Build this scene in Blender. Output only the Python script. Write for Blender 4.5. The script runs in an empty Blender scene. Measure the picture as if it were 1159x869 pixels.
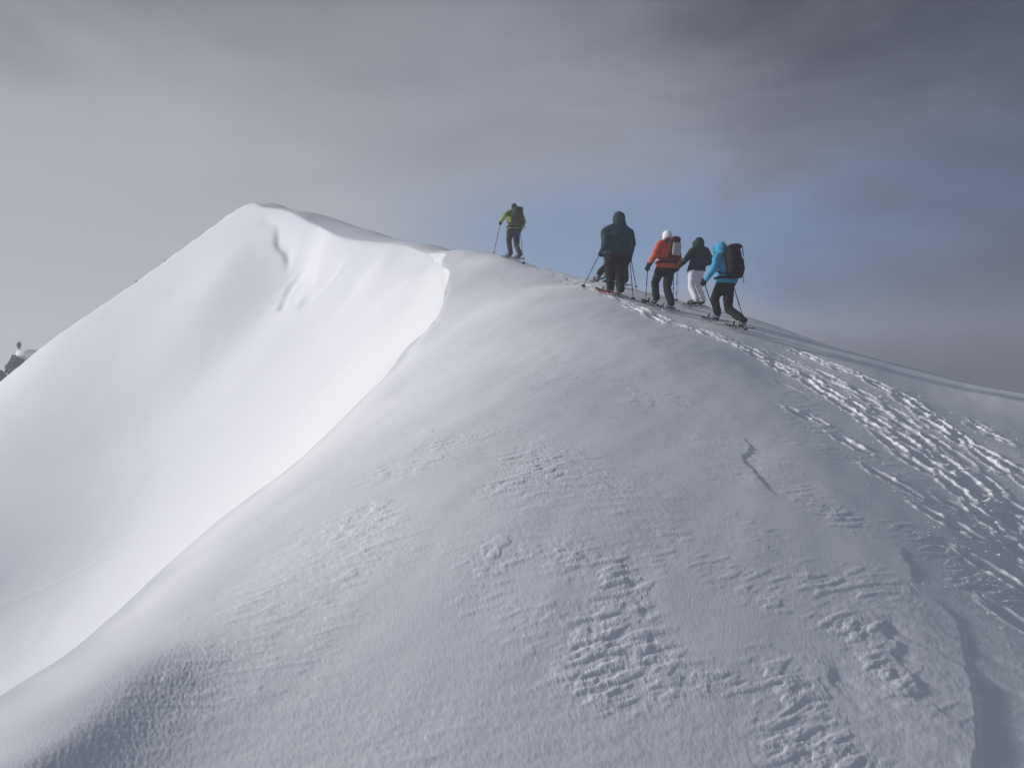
import bpy, bmesh, math, random
import numpy as np
from mathutils import Vector, Matrix, noise as mnoise

random.seed(7)
rng = np.random.default_rng(11)
scene = bpy.context.scene
COL = scene.collection

# ------------------------------------------------------------------ view
FPX, CU, CV = 910.0, 579.5, 434.5          # focal length and centre, in photo pixels
def P(u, v, d):
    """a point d metres in front of the viewpoint, on the sight line of photo pixel (u, v)"""
    return ((u - CU) / FPX * d, d, (CV - v) / FPX * d)

# ------------------------------------------------------------------ noise
_perm = rng.permutation(512)
_perm = np.concatenate([_perm, _perm])
_ang = rng.random(512) * 2 * np.pi
_gx, _gy = np.cos(_ang), np.sin(_ang)
def perlin(x, y):
    xi = np.floor(x).astype(np.int64); yi = np.floor(y).astype(np.int64)
    xf = x - xi; yf = y - yi
    u = xf * xf * xf * (xf * (xf * 6 - 15) + 10); v = yf * yf * yf * (yf * (yf * 6 - 15) + 10)
    xi &= 511; yi &= 511; x1 = (xi + 1) & 511; y1 = (yi + 1) & 511
    def g(a, b, fx, fy):
        h = _perm[_perm[a] + b]
        return _gx[h] * fx + _gy[h] * fy
    n00 = g(xi, yi, xf, yf); n10 = g(x1, yi, xf - 1, yf)
    n01 = g(xi, y1, xf, yf - 1); n11 = g(x1, y1, xf - 1, yf - 1)
    a = n00 + u * (n10 - n00); b = n01 + u * (n11 - n01)
    return (a + v * (b - a)) * 1.5
def fbm(x, y, octv=3, lac=2.1, gain=.5):
    s = 0; a = 1.0
    for k in range(octv):
        s = s + a * perlin(x + 17.3 * k, y - 9.1 * k); x = x * lac; y = y * lac; a *= gain
    return s
def sstep(a, b, x):
    t = np.clip((x - a) / (b - a), 0, 1); return t * t * (3 - 2 * t)

# ------------------------------------------------------------------ terrain control
class TPS:
    def __init__(s, pts, lam=0.0):
        p = np.array(pts, float); s.c = p[:, :2]; n = len(p)
        K = s.k(s.c, s.c) + lam * np.eye(n)
        Q = np.hstack([np.ones((n, 1)), s.c])
        A = np.block([[K, Q], [Q.T, np.zeros((3, 3))]])
        w = np.linalg.solve(A, np.concatenate([p[:, 2], np.zeros(3)]))
        s.w, s.a = w[:n], w[n:]
    def k(s, a, b):
        d2 = ((a[:, None, :] - b[None]) ** 2).sum(2)
        return d2 * np.log(d2 + 1e-9) * .5
    def __call__(s, x, y):
        sh = np.shape(x); q = np.stack([np.ravel(x), np.ravel(y)], 1); out = np.empty(len(q))
        for i in range(0, len(q), 40000):
            b = q[i:i + 40000]
            out[i:i + 40000] = s.k(b, s.c) @ s.w + s.a[0] + b @ s.a[1:]
        return out.reshape(sh)

CREST = [(-560, 1110, 1.8), (-250, 925, 2.5), (0, 770, 3.5), (115, 690, 4.6), (230, 592, 6.3), (300, 540, 7.9), (345, 507, 9.3),
         (400, 455, 11.2), (440, 417, 12.7), (480, 375, 15.3), (500, 345, 18.1), (505, 322, 21.0), (501, 302, 24.5), (486, 286, 28),
         (460, 277.5, 30.2), (430, 274.5, 31.4), (400, 271.5, 32.6), (374, 263.5, 34), (350, 252, 35.8), (318, 237, 38),
         (279, 230, 40)]
ARETE = [(240, 256, 39.9), (200, 285, 39.6), (130, 335, 38.8), (60, 382, 38), (0, 431, 37.2), (-120, 520, 36), (-350, 660, 34)]
crest = [P(*c) for c in CREST]; arete = [P(*c) for c in ARETE]
SKY = [(393, 252, 38), (430, 264.5, 35.8), (465, 273.5, 33.6), (497, 279, 31.2), (543, 285, 28), (570, 291, 25.8), (600, 299, 24.5), (640, 310, 23.4),
       (700, 322, 22), (760, 336, 21), (800, 348, 20), (860, 364, 18.8), (920, 384, 18.2), (1000, 407, 17.4), (1100, 433, 16.8),
       (1159, 447, 16.5), (1300, 480, 15.5), (1500, 530, 14), (1900, 620, 11)]
FEET = [(820, 369, 15.3), (747, 349, 16.6), (692, 334, 16.9), (703, 325, 18.6), (784, 349, 17.9), (581, 294.5, 24.1)]
right = list(crest) + list(arete) + [P(*f) for f in FEET]
for (u, v, d) in SKY:
    x, y, z = P(u, v, d); right.append((x, y, z)); r = (CV - v) / FPX
    if u > 1000 or u in (640, 700): right.append(P(u, v, d + 2)[:2] + (r * (d + 2) - .22,)); right.append(P(u, v, d - 2)[:2] + (r * (d - 2) - .16,))
    right += [P(u, v, d + 5)[:2] + (r * (d + 5) - .9,), P(u, v, d + 14)[:2] + (r * (d + 14) - 5.5,)]
right += [(0, 0, -2.3), (0, 2.6, -1.72), (0, 5, -.93), (0, 8, -.25), (0, 12, .68), (0, 15.5, 1.58), 
          (-1.3, 3.0, -1.5), (-1.3, 6, -.78), (-1.2, 9.5, -.16), (-1, 13, .72),
          (-1.5, 0, -2.35), (-3, -3, -3.3), (0, -4, -3.5), (3, -3, -4.2), (6, -4, -5), (10, -4, -6), (16, 0, -9),
          (2.2, 2.8, -2.1), (2, 5, -1.26), (2, 8, -.45), (2.0, 12, .68), (4, 5, -1.88), (4, 8, -1.0), (4, 12, .12), (7, 6, -2.6), (7, 10, -1.12),
          (12, 10, -3.0), (-8, -4, -6.5), (-20, -8, -16), (20, 20, -8), (24, 5, -11)]
for (x, y, z) in arete: right += [(x - .3, y + 1.6, z - 1.7), (x - 1.5, y + 5, z - 5), (x - 4, y + 14, z - 15)]
right += [P(340, 239, 38.5), P(340, 241.5, 41), P(290, 231.5, 40.5), P(310, 236.5, 41.5), P(300, 234, 39.3), P(300, 238, 41.5), (-13.0, 42, 7.7), (-13.2 + 1.5, 45, 5.6), (-12, 55, -2), (-8, 48, 3.0)]
bowl = list(crest) + list(arete)
bowl += [P(*c) for c in [(0, 700, 21.5), (0, 600, 25), (0, 500, 31), (60, 440, 34), (130, 420, 33.8), (150, 600, 24), (130, 500, 29.5), (200, 400, 33.2),
         (200, 330, 36.8), (260, 300, 36.2), (290, 260, 37.7), (300, 400, 30), (335, 310, 34.2), (385, 305, 31.6), (250, 500, 26), (240, 560, 23),
         (350, 350, 31), (400, 330, 29.6), (430, 300, 29.6), (470, 310, 26.2), (470, 340, 23.8), (440, 370, 23.2), (400, 400, 24.2),
         (350, 450, 24), (484, 303, 26.6), (492, 335, 20.9),
         (100, 800, 16), (-200, 700, 21), (-300, 640, 30)]]
bowl += [(-3.2, 4.2, -3.0), (-5, 5, -5.2), (-5, 9, -4.8), (-5, 13, -3.4), (-10, 5, -9.5), (-3.6, 7, -2.9), (-3.4, 11, -1.9), (-3.2, 14, -.7), 
         (-6, 0, -6.5), (-20, 5, -18), (-30, 15, -20), (-45, 30, -18)]
T_R, T_B = TPS(right, .0005), TPS(bowl, .0005)

def resample(pts, step):
    pts = [Vector(p[:2]) for p in pts]; out = []
    n = len(pts)
    for i in range(n - 1):
        p0, p1, p2, p3 = pts[max(i - 1, 0)], pts[i], pts[i + 1], pts[min(i + 2, n - 1)]
        k = max(2, int((p2 - p1).length / step))
        for j in range(k):
            t = j / k
            out.append(.5 * ((2 * p1) + (p2 - p0) * t + (2 * p0 - 5 * p1 + 4 * p2 - p3) * t * t + (3 * p1 - p0 - 3 * p2 + p3) * t ** 3))
    out.append(pts[-1]); return np.array([tuple(q) for q in out])
LINE = resample(crest + arete, .5)
def line_dist(L, x, y, want_t=False):
    """signed distance to polyline (positive on its right hand), and the running length of the nearest point"""
    q = np.stack([np.ravel(x), np.ravel(y)], 1)
    best = np.full(len(q), 1e9); sgn = np.ones(len(q)); tt = np.zeros(len(q)); run = 0.0
    for i in range(len(L) - 1):
        a = L[i]; d = L[i + 1] - a; ln = math.hypot(*d); rel = q - a
        t = np.clip((rel @ d) / (ln * ln), 0, 1)
        e = rel - t[:, None] * d; dd = (e ** 2).sum(1)
        m = dd < best - 1e-12
        best[m] = dd[m]; sgn[m] = np.sign(d[1] * rel[m, 0] - d[0] * rel[m, 1]); tt[m] = run + t[m] * ln
        run += ln
    sgn[sgn == 0] = 1
    r = np.sqrt(best) * sgn
    r = r.reshape(np.shape(x)); tt = tt.reshape(np.shape(x))
    return (r, tt) if want_t else r

def fields(x, y):
    sd, tt = line_dist(LINE, x, y, True)
    return sd, tt, T_R(x, y), T_B(x, y)
def length(L): return float(np.hypot(*np.diff(L, axis=0).T).sum())
def base_height(x, y, fl=None):
    x = np.asarray(x, float); y = np.asarray(y, float)
    sd, tt, zr, zb = fl or fields(x, y)
    wob = .10 * perlin(x * .9 + 5, y * .9) * (1 - sstep(15, 22, tt)) + .03 * perlin(x * 3, y * 3)
    soft = .34 - .26 * sstep(9, 14, tt)                         # rounded near edge, sharp lip further up
    s2 = sd + wob; w = sstep(-.05, .05, s2)
    mn = np.minimum(zb, zr); band = np.abs(sd) < .8
    zb, zr = np.where(band | (s2 > 0), mn, zb), np.where(band | (s2 < 0), mn, zr)
    z = zb * (1 - w) + zr * w - .22 * soft * np.exp(-(s2 / soft) ** 2)
    r = np.hypot(x, y - 10)
    far = -8 - .42 * (r - 30)
    k = sstep(48, 75, r)
    return z * (1 - k) + far * k
_cache = {}
def hit(u, v):
    """where the sight line of pixel (u, v) meets the snow"""
    if (u, v) in _cache: return _cache[(u, v)]
    d = np.linspace(1.6, 45, 2400); X = (u - CU) / FPX * d; Z = (CV - v) / FPX * d
    h = base_height(X, d); m = np.nonzero(h >= Z)[0]
    if not len(m): m = [int(np.argmin(Z - h))]
    i = m[0]; _cache[(u, v)] = Vector((X[i], d[i], h[i])); return _cache[(u, v)]
def hits(lst): return [hit(*p) for p in lst]

# ------------------------------------------------------------------ fine snow relief (centimetres)
PATCH = [  # u, v, radius m, stretch, turn deg, strength
    (505, 503, .35, 3.0, 20, .8), (520, 527, .55, 2.6, 20, 1.1), (545, 541, .45, 2.4, 30, 1.2), (470, 562, .5, 2, 40, .9), (420, 590, .5, 1.6, 40, .7), (440, 628, .5, 1.5, 40, .6),
    (555, 650, .30, 2.6, 70, .8), (515, 690, .28, 2.2, 60, .7), (640, 625, .28, 3.0, 80, 1.0), (610, 670, .26, 2.4, 70, .8),
    (700, 670, .22, 2.6, 80, 1.2), (735, 690, .18, 3.4, 100, 1.2), (680, 730, .26, 2.2, 80, 1.2), (740, 745, .24, 2.2, 90, 1.1), (670, 790, .28, 2.0, 80, 1.1),
    (735, 810, .26, 2.0, 60, 1.0), (700, 845, .3, 2.0, 60, 1.0), (790, 775, .2, 2.6, 20, 1.2), (600, 800, .22, 1.5, 50, .5),
    (870, 730, .22, 2.0, 100, .9), (900, 770, .28, 1.8, 100, 1.1), (960, 710, .2, 2.2, 20, .9), (940, 760, .26, 1.6, 60, 1.1), (990, 760, .22, 1.6, 100, 1.2),
    (1000, 800, .24, 1.6, 80, 1.1), (880, 840, .26, 2.2, 20, 1.1), (960, 850, .3, 2.2, 20, 1.1), (860, 690, .3, 2, 60, .6), (760, 620, .35, 1.8, 60, .4),
    (980, 600, .5, 2.5, 10, .7), (1060, 625, .4, 2.5, 10, .6), (1130, 670, .4, 2.2, 10, 1.0), (820, 640, .4, 2, 50, .45), (930, 650, .4, 2.5, 10, .6),
    (660, 545, .7, 2, 70, .3), (600, 560, .6, 2, 70, .3), (550, 325, 1.2, 2, 30, .35), (530, 430, .35, 3, 35, .5), (720, 450, 1.3, 1.5, 60, .25)]
LEDGE = [  # pixels along the step, height m, run-out m, wobble m   (drop is on the right hand going along)
    ([(836, 489), (846, 498), (851, 508), (842, 517), (852, 530), (866, 548), (884, 567)], .028, .16, .01),
    ([(1022, 622), (1026, 640), (1036, 652), (1033, 662), (1050, 668)], .025, .2, .01),
    ([(1010, 697), (1003, 712), (1005, 722), (1020, 730), (1012, 742), (1028, 760), (1040, 775), (1030, 800)], .035, .22, .012),
    ([(1048, 675), (1080, 700), (1093, 735), (1098, 765), (1106, 800), (1108, 850), (1100, 900)], .075, .45, .008),
    ([(935, 742), (945, 755), (940, 768), (958, 785), (975, 800)], .03, .25, .01),
    ([(465, 497), (485, 488), (500, 486)], .03, .3, .01),
    ([(700, 640), (716, 668), (728, 695), (735, 725), (748, 752)], .02, .14, .02)]
def relief(x, y, fl=None):
    sh = x.shape
    z = np.zeros(sh)
    rr = np.hypot(x, y)
    near = 1 - sstep(26, 34, rr)
    sd, tt = (fl or fields(x, y))[:2]
    out = sstep(.1, .9, sd)
    # long soft drifts, elongated up the ridge
    ca, sa = math.cos(math.radians(65)), math.sin(math.radians(65))
    a = x * ca + y * sa; b = -x * sa + y * ca
    z += out * (.05 * perlin(a * .2, b * .5 + 3) + .006 * fbm(a * .7, b * 1.9, 2)) * sstep(.5, 3, rr)
    # soft rolls on the shaded face of the bowl
    z += (1 - out) * (.02 * perlin(x * .2, y * .2) + .008 * fbm(x * .8, y * .8, 2))
    # fine wind grain everywhere on the near side
    c2, s2 = math.cos(math.radians(18)), math.sin(math.radians(18))
    p = x * c2 + y * s2; q = -x * s2 + y * c2
    grainmask = .35 + .65 * sstep(-.2, .5, perlin(x * .7, y * .7))
    z += out * near * grainmask * (.0022 * perlin(p * 5, q * 14) + .0011 * fbm(p * 22, q * 40, 2))
    z += out * .0006 * perlin(x * 70, y * 70) * (1 - sstep(5, 9, rr))
    # patches of scaly sastrugi
    m = np.zeros(sh)
    for (u, v, rad, st, ang, k) in PATCH:
        c = hit(u, v); dx = x - c.x; dy = y - c.y
        ct, sn = math.cos(math.radians(ang)), math.sin(math.radians(ang))
        e = ((dx * ct + dy * sn) / (rad * st * .62)) ** 2 + ((-dx * sn + dy * ct) / (rad * .72)) ** 2
        near_ = e < 6
        m[near_] = np.maximum(m[near_], k * np.exp(-e[near_]))
    m = np.maximum(m, .30 * out * near * sstep(-.1, .6, perlin(a * .5 + 31, b * .8)) * (1 - sstep(11, 16, rr)))
    m = m * sstep(-.45, .35, perlin(x * 1.3 + 7, y * 1.3)) * 1.1
    idx = np.nonzero(m > .06)
    px, py = p[idx], q[idx]; mm = m[idx]
    wob = .25 * perlin(px * 1.7, py * 1.7)
    sc = 1.3 / (.75 + .07 * np.hypot(x[idx], y[idx]))
    n1 = perlin(px * 5.6 * sc + wob * 2, py * 23 * sc + wob * 3); n2 = perlin(px * 10 * sc + 40, py * 50 * sc + wob * 5)
    th = .34 - .5 * np.clip(mm, 0, 1)
    fl = sstep(0, .14, n1 - th) * (.6 + .8 * sstep(-.5, .6, n1)) + .55 * sstep(0, .2, n2 - th)
    z[idx] += np.clip(mm, 0, 1.2) ** .8 * (.0055 * (fl - .55) / np.sqrt(sc)) + mm * .0022 * perlin(px * 30, py * 60)
    # broken ledges
    for (pts, h, run, wobm) in LEDGE:
        L = resample(hits(pts), .06); c = L.mean(0); R = max(np.hypot(*(L - c).T)) + run * 2.5
        k = np.nonzero((x - c[0]) ** 2 + (y - c[1]) ** 2 < R * R)
        if not len(k[0]): continue
        if len(L) > 60: L = L[::2]
        d, t = line_dist(L, x[k] + 2.2 * wobm * perlin(x[k] * 11, y[k] * 11), y[k] + 2.2 * wobm * perlin(x[k] * 11 + 50, y[k] * 14), True)
        T = length(L); ends = sstep(0, .2 * T, t) * (1 - sstep(.8 * T, T, t)) * (.35 + .65 * sstep(-.3, .2, perlin(t * 5, t * 0 + h * 900)))
        z[k] += .40 * h * ends * (np.where(d > 0, np.exp(-(d / (run * 1.3)) ** 2) * .35, -.6 * np.exp(-(d / run) ** 2)) * sstep(0, .02, np.abs(d)))
    # a low wind rib at the lower left with a steeper right flank
    L = np.array([tuple(hit(222, 714))[:2], tuple(hit(70, 850))[:2]]); L = np.vstack([L, L[1] + (L[1] - L[0]) * .8])
    k = np.nonzero((x < .5) & (y < 6) & (y > -2))
    d, t = line_dist(L, x[k], y[k], True); d = -d + .04 * perlin(x[k] * 2, y[k] * 2)
    z[k] += .06 * sstep(0, .6, t) * (np.where(d < 0, np.exp(-(d / .5) ** 2), np.exp(-(d / .22) ** 2)))
    # crusty grain on the rib's flank
    g = np.exp(-((d - .2) / .22) ** 2) * sstep(0, .3, t)
    z[k] += g * .0013 * sstep(-.1, .35, fbm(x[k] * 60, y[k] * 60, 2))
    # a small cornice break high on the face under the summit
    L = resample([P(306, 236, 38.6), P(312, 258, 37.2), P(322, 280, 36), P(337, 301, 34.6)], .2)
    k = np.nonzero((np.abs(x + 10) < 6) & (np.abs(y - 35) < 7))
    d, t = line_dist(L, x[k] + .25 * perlin(x[k] * .8, y[k] * .8), y[k], True)
    inb = 1 - sstep(-.1, .1, sd[k])
    z[k] -= (1 - sstep(-1.6, -.3, sd[k])) * .60 * np.where(d < 0, np.exp(-(d / 2.2) ** 2), np.exp(-(d / .22) ** 2)) * sstep(0, .8, t) * (1 - sstep(.75 * length(L), length(L), t))
    c = hit(372, 289); e = np.hypot((x[k] - c.x) / 2.0, (y[k] - c.y) / 1.7)
    z[k] -= (1 - sstep(-1.2, -.35, sd[k])) * .17 * sstep(0, .35, 1 - e + .45 * fbm(x[k] * .5 + 3, y[k] * .6, 2)) * (1 - .35 * sstep(-.1, .3, perlin(x[k] * .8, y[k] * .9 + 8)))
    # trampled snowshoe tracks
    z += tracks(x, y)
    return z

TRK = {}
def build_tracks():
    """lanes of snowshoe steps: centre lines in pixels, how churned, how wide"""
    lanes = [([(712, 346), (760, 366), (819, 384), (890, 419), (922, 435), (965, 462), (1010, 495), (1055, 530), (1096, 556), (1155, 612), (1230, 690)], .85, .17),
             ([(905, 398), (934, 411), (993, 435), (1037, 459), (1076, 488), (1155, 538), (1230, 590)], .85, .15),
             ([(925, 422), (980, 449), (1020, 474), (1060, 503), (1110, 548), (1160, 588), (1230, 650)], .55, .16),
             ([(860, 396), (900, 412), (940, 430)], .5, .12),
             ([(1090, 470), (1136, 496), (1200, 522)], .6, .12),
             ([(600, 300), (640, 316), (680, 331), (720, 347)], .35, .16)]
    steps = []; r = random.Random(5)
    for (pts, k, wid) in lanes:
        L = resample(hits(pts), .1); s = 0; last = None; side = 1
        for a, b in zip(L[:-1], L[1:]):
            s += math.hypot(*(b - a))
            if s > (.27 if k > .5 else .4):
                s = 0; side = -side; d = (a - b) / math.hypot(*(a - b)); n = np.array((-d[1], d[0]))
                c = a + n * side * r.uniform(.4, 1.1) * wid + d * r.uniform(-.1, .1)
                steps.append((c[0], c[1], math.atan2(d[1], d[0]) + r.uniform(-.16, .16), k * r.uniform(.6, 1.2), r.uniform(.24, .36)))
    for (u, v, k) in [(905, 470, .6), (921, 474, .4), (957, 500, .75), (972, 508, .4), (995, 539, .5), (1018, 552, .35), (1062, 590, .7), (1090, 602, .6), (1120, 647, .5), (1145, 662, .55), (895, 440, .3), (1150, 705, .4), (1078, 572, .4)]:
        c = hit(u, v); steps.append((c.x, c.y, math.radians(118 + r.uniform(-14, 14)), k, r.uniform(.15, .24)))
    TRK['steps'] = steps; TRK['lanes'] = [(resample(hits(p), .1), k, w) for (p, k, w) in lanes]
def tracks(x, y):
    z = np.zeros(x.shape)
    msk = np.zeros(x.shape)
    sel0 = np.nonzero((x > -.5) & (x < 11) & (y > 2) & (y < 27)); xs, ys = x[sel0], y[sel0]
    zz = np.zeros(xs.shape); mm = np.zeros(xs.shape)
    for (L, k, w) in TRK['lanes']:
        d = line_dist(L, xs, ys)
        mm = np.maximum(mm, k * np.exp(-(d / (w * 1.25)) ** 2))
    for (cx, cy, a, k, ln) in TRK['steps']:
        i = np.nonzero((np.abs(xs - cx) < .75) & (np.abs(ys - cy) < .75))[0]
        if not len(i): continue
        dx = xs[i] - cx; dy = ys[i] - cy; c, s = math.cos(a), math.sin(a)
        p = dx * c + dy * s; q = -dx * s + dy * c
        q = q + .03 * perlin(xs[i] * 9, ys[i] * 9); p = p + .05 * perlin(xs[i] * 7 + 9, ys[i] * 7)
        e = np.sqrt((p / ln) ** 2 + (q / .105) ** 2)
        pit = 1 - sstep(.75, 1.08, e); rim = np.exp(-((e - 1.25) / .22) ** 2)
        zz[i] += .75 * k * (-.055 * pit * (.75 + .5 * p / ln) + .030 * rim * (.6 + .9 * perlin(xs[i] * 11, ys[i] * 11)))
        mm[i] = np.maximum(mm[i], .75 * k * np.exp(-(e / 1.6) ** 2))
    mm = np.clip(mm, 0, 1.1) * (.12 + .88 * sstep(-.25, .35, perlin(xs * 1.9, ys * 1.9) + .5 * perlin(xs * 5, ys * 5)))
    j = np.nonzero(mm > .05)[0]; X, Y = xs[j], ys[j]
    c2, s2 = math.cos(math.radians(118)), math.sin(math.radians(118))
    p = X * c2 + Y * s2; q = -X * s2 + Y * c2
    n = perlin(p * 4.2, q * 15); n2 = perlin(X * 22, Y * 22); n3 = perlin(X * 40, Y * 40)
    zz[j] += .62 * mm[j] * (.022 * sstep(.0, .3, n) - .01 + .016 * sstep(.05, .35, n2) + .006 * n3)
    z[sel0] = zz
    return z
build_tracks()
def ground_z(x, y):
    xa = np.array([[x]], float); ya = np.array([[y]], float)
    return float((base_height(xa, ya) + relief(xa, ya))[0, 0])

# ------------------------------------------------------------------ materials
def mat(name, color, rough=.8, bump=None, spec=.3, var=0.0, vscale=8, metal=0.0, subs=0.0, sheen=0.0):
    m = bpy.data.materials.new(name); m.use_nodes = True; nt = m.node_tree; N = nt.nodes; Lk = nt.links
    b = N['Principled BSDF']; b.inputs['Base Color'].default_value = (*color, 1); b.inputs['Roughness'].default_value = rough
    b.inputs['Specular IOR Level'].default_value = spec; b.inputs['Metallic'].default_value = metal
    if sheen: b.inputs['Sheen Weight'].default_value = sheen
    tc = N.new('ShaderNodeTexCoord')
    if var:
        n = N.new('ShaderNodeTexNoise'); n.inputs['Scale'].default_value = vscale; n.inputs['Detail'].default_value = 4
        Lk.new(tc.outputs['Object'], n.inputs['Vector'])
        mx = N.new('ShaderNodeMix'); mx.data_type = 'RGBA'
        mx.inputs['A'].default_value = (*[c * (1 - var) for c in color], 1); mx.inputs['B'].default_value = (*[min(1, c * (1 + var)) for c in color], 1)
        Lk.new(n.outputs['Fac'], mx.inputs['Factor']); Lk.new(mx.outputs['Result'], b.inputs['Base Color'])
    if bump:
        sc, st, dist = bump
        n = N.new('ShaderNodeTexNoise'); n.inputs['Scale'].default_value = sc; n.inputs['Detail'].default_value = 5
        Lk.new(tc.outputs['Object'], n.inputs['Vector'])
        bp = N.new('ShaderNodeBump'); bp.inputs['Strength'].default_value = st; bp.inputs['Distance'].default_value = dist
        Lk.new(n.outputs['Fac'], bp.inputs['Height']); Lk.new(bp.outputs['Normal'], b.inputs['Normal'])
    return m
M_SNOW = mat('snow', (.815, .815, .835), rough=.62, bump=(90, .3, .003), spec=.25, var=.02, vscale=1.5)

def obj_from(name, verts, faces, m, smooth=True, parent=None):
    me = bpy.data.meshes.new(name); me.from_pydata(verts, [], faces); me.materials.append(m)
    if smooth: me.polygons.foreach_set('use_smooth', [True] * len(me.polygons))
    o = bpy.data.objects.new(name, me); COL.objects.link(o)
    if parent is not None: o.parent = parent
    return o

# ------------------------------------------------------------------ the snow ridge: one sheet
def build_snow():
    fine = np.radians(np.linspace(-38, 38, NCOL))
    rest = np.radians(np.linspace(38, 322, 170)[1:-1])
    th = np.concatenate([fine, rest])
    r = [.4]
    while r[-1] < 150:
        q = r[-1]
        if q < 1.9: s = .09
        elif q < 9: s = .0027 * RSC * q
        elif q < 26: s = .0021 * RSC * q
        elif q < 50: s = .0036 * RSC * q
        else: s = .03 * q
        r.append(q + s)
    r = np.array(r); nr, nt_ = len(r), len(th)
    R, T = np.meshgrid(r, th, indexing='ij')
    X = R * np.sin(T); Y = R * np.cos(T)
    S = 5                                     # the smooth fields are worked out on every fifth line
    ri = np.unique(np.append(np.arange(0, nr, S), nr - 1)); ti = np.unique(np.append(np.arange(0, nt_, S), nt_ - 1))
    coarse = fields(X[np.ix_(ri, ti)], Y[np.ix_(ri, ti)])
    def up(f):
        a = np.arange(nr); k = np.clip(np.searchsorted(ri, a, side='right') - 1, 0, len(ri) - 2); w = (a - ri[k]) / (ri[k + 1] - ri[k])
        f = f[k] * (1 - w)[:, None] + f[k + 1] * w[:, None]
        a = np.arange(nt_); k = np.clip(np.searchsorted(ti, a, side='right') - 1, 0, len(ti) - 2); w = (a - ti[k]) / (ti[k + 1] - ti[k])
        return f[:, k] * (1 - w) + f[:, k + 1] * w
    fl = tuple(up(f) for f in coarse)
    Z = base_height(X, Y, fl) + relief(X, Y, fl)
    V = np.stack([X, Y, Z], -1).reshape(-1, 3)
    V = np.vstack([V, [0, 0, ground_z(0, .01)]]).astype(np.float32); cen = len(V) - 1
    i = np.arange(nr - 1)[:, None]; j = np.arange(nt_)[None]; j2 = (j + 1) % nt_
    # clockwise theta: order so the normals point up
    F = np.stack([i * nt_ + j, i * nt_ + j2, (i + 1) * nt_ + j2, (i + 1) * nt_ + j], -1).reshape(-1, 4)[:, ::-1]
    jj = np.arange(nt_); tri = np.stack([np.full(nt_, cen), (jj + 1) % nt_, jj], -1)
    me = bpy.data.meshes.new('snow_ridge')
    me.vertices.add(len(V)); me.vertices.foreach_set('co', V.ravel())
    nl = F.size + tri.size; me.loops.add(nl)
    me.loops.foreach_set('vertex_index', np.concatenate([F.ravel(), tri.ravel()]).astype(np.int32))
    npoly = len(F) + len(tri); me.polygons.add(npoly)
    ls = np.concatenate([np.arange(len(F)) * 4, F.size + np.arange(len(tri)) * 3]).astype(np.int32)
    me.polygons.foreach_set('loop_start', ls)
    me.polygons.foreach_set('use_smooth', np.ones(npoly, bool))
    me.update(calc_edges=True); me.materials.append(M_SNOW)
    o = bpy.data.objects.new('snow_ground', me); COL.objects.link(o); o['kind'] = 'structure'
    o['label'] = 'wind-packed snow ridge rising to a corniced summit'
    print('snow verts', len(V), 'rows', nr, 'zmin', V[:, 2].min(), 'zmax', V[:, 2].max())
    return V[:, 2].min(), V[:, 2].max()
NCOL, RSC = 1500, 1.0
T0 = __import__('time').time()
ZMIN, ZMAX = build_snow(); print('snow s', __import__('time').time() - T0)

# ================================================================== people
def fab(name, c, rough=.85, sc=60, st=.35): return mat(name, c, rough=rough, bump=(sc, st, .003), spec=.2, var=.18, vscale=7)
M = dict(
    skin=mat('skin', (.52, .33, .25), rough=.5, var=.06), green=fab('lime_shell_cloth', (.20, .27, .035)),
    teal=fab('dark_teal_cloth', (.022, .050, .066)), navy=fab('navy_cloth', (.020, .028, .050)),
    orange=fab('orange_shell_cloth', (.62, .105, .045)), forest=fab('dark_green_cloth', (.018, .036, .030)),
    blue=fab('sky_blue_shell_cloth', (.045, .33, .52)), black=fab('black_cloth', (.012, .012, .014)),
    charcoal=fab('charcoal_cloth', (.028, .030, .034)), white=fab('white_cloth', (.66, .64, .70)), rib=fab('dark_red_pack_cloth', (.11, .022, .018)),
    olive=fab('olive_pack_cloth', (.035, .045, .020)), cream=fab('pale_grey_pack_cloth', (.40, .39, .37)),
    wool=fab('white_wool', (.82, .81, .82), sc=180, st=.8), hair=mat('dark_hair', (.018, .012, .010), rough=.5, bump=(140, .8, .003)),
    boot=mat('boot_leather', (.020, .020, .022), rough=.55, bump=(50, .3, .002)), greyboot=mat('grey_boot_fabric', (.20, .20, .21), rough=.7, bump=(60, .3, .002)),
    frame=mat('snowshoe_alloy', (.22, .22, .24), rough=.4, metal=.8), redframe=mat('red_snowshoe_rim', (.34, .05, .045), rough=.45),
    deck=mat('snowshoe_plastic', (.035, .036, .042), rough=.5), strap=mat('webbing', (.018, .018, .02), rough=.8),
    pole=mat('dark_pole_paint', (.03, .035, .05), rough=.35, spec=.5), bluepole=mat('pale_blue_pole_paint', (.12, .22, .36), rough=.35, spec=.5),
    steel=mat('steel_tip', (.45, .45, .47), rough=.3, metal=1.0), rubber=mat('grip_rubber', (.015, .015, .017), rough=.7),
    eye=mat('eye', (.05, .03, .02), rough=.2))

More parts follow.
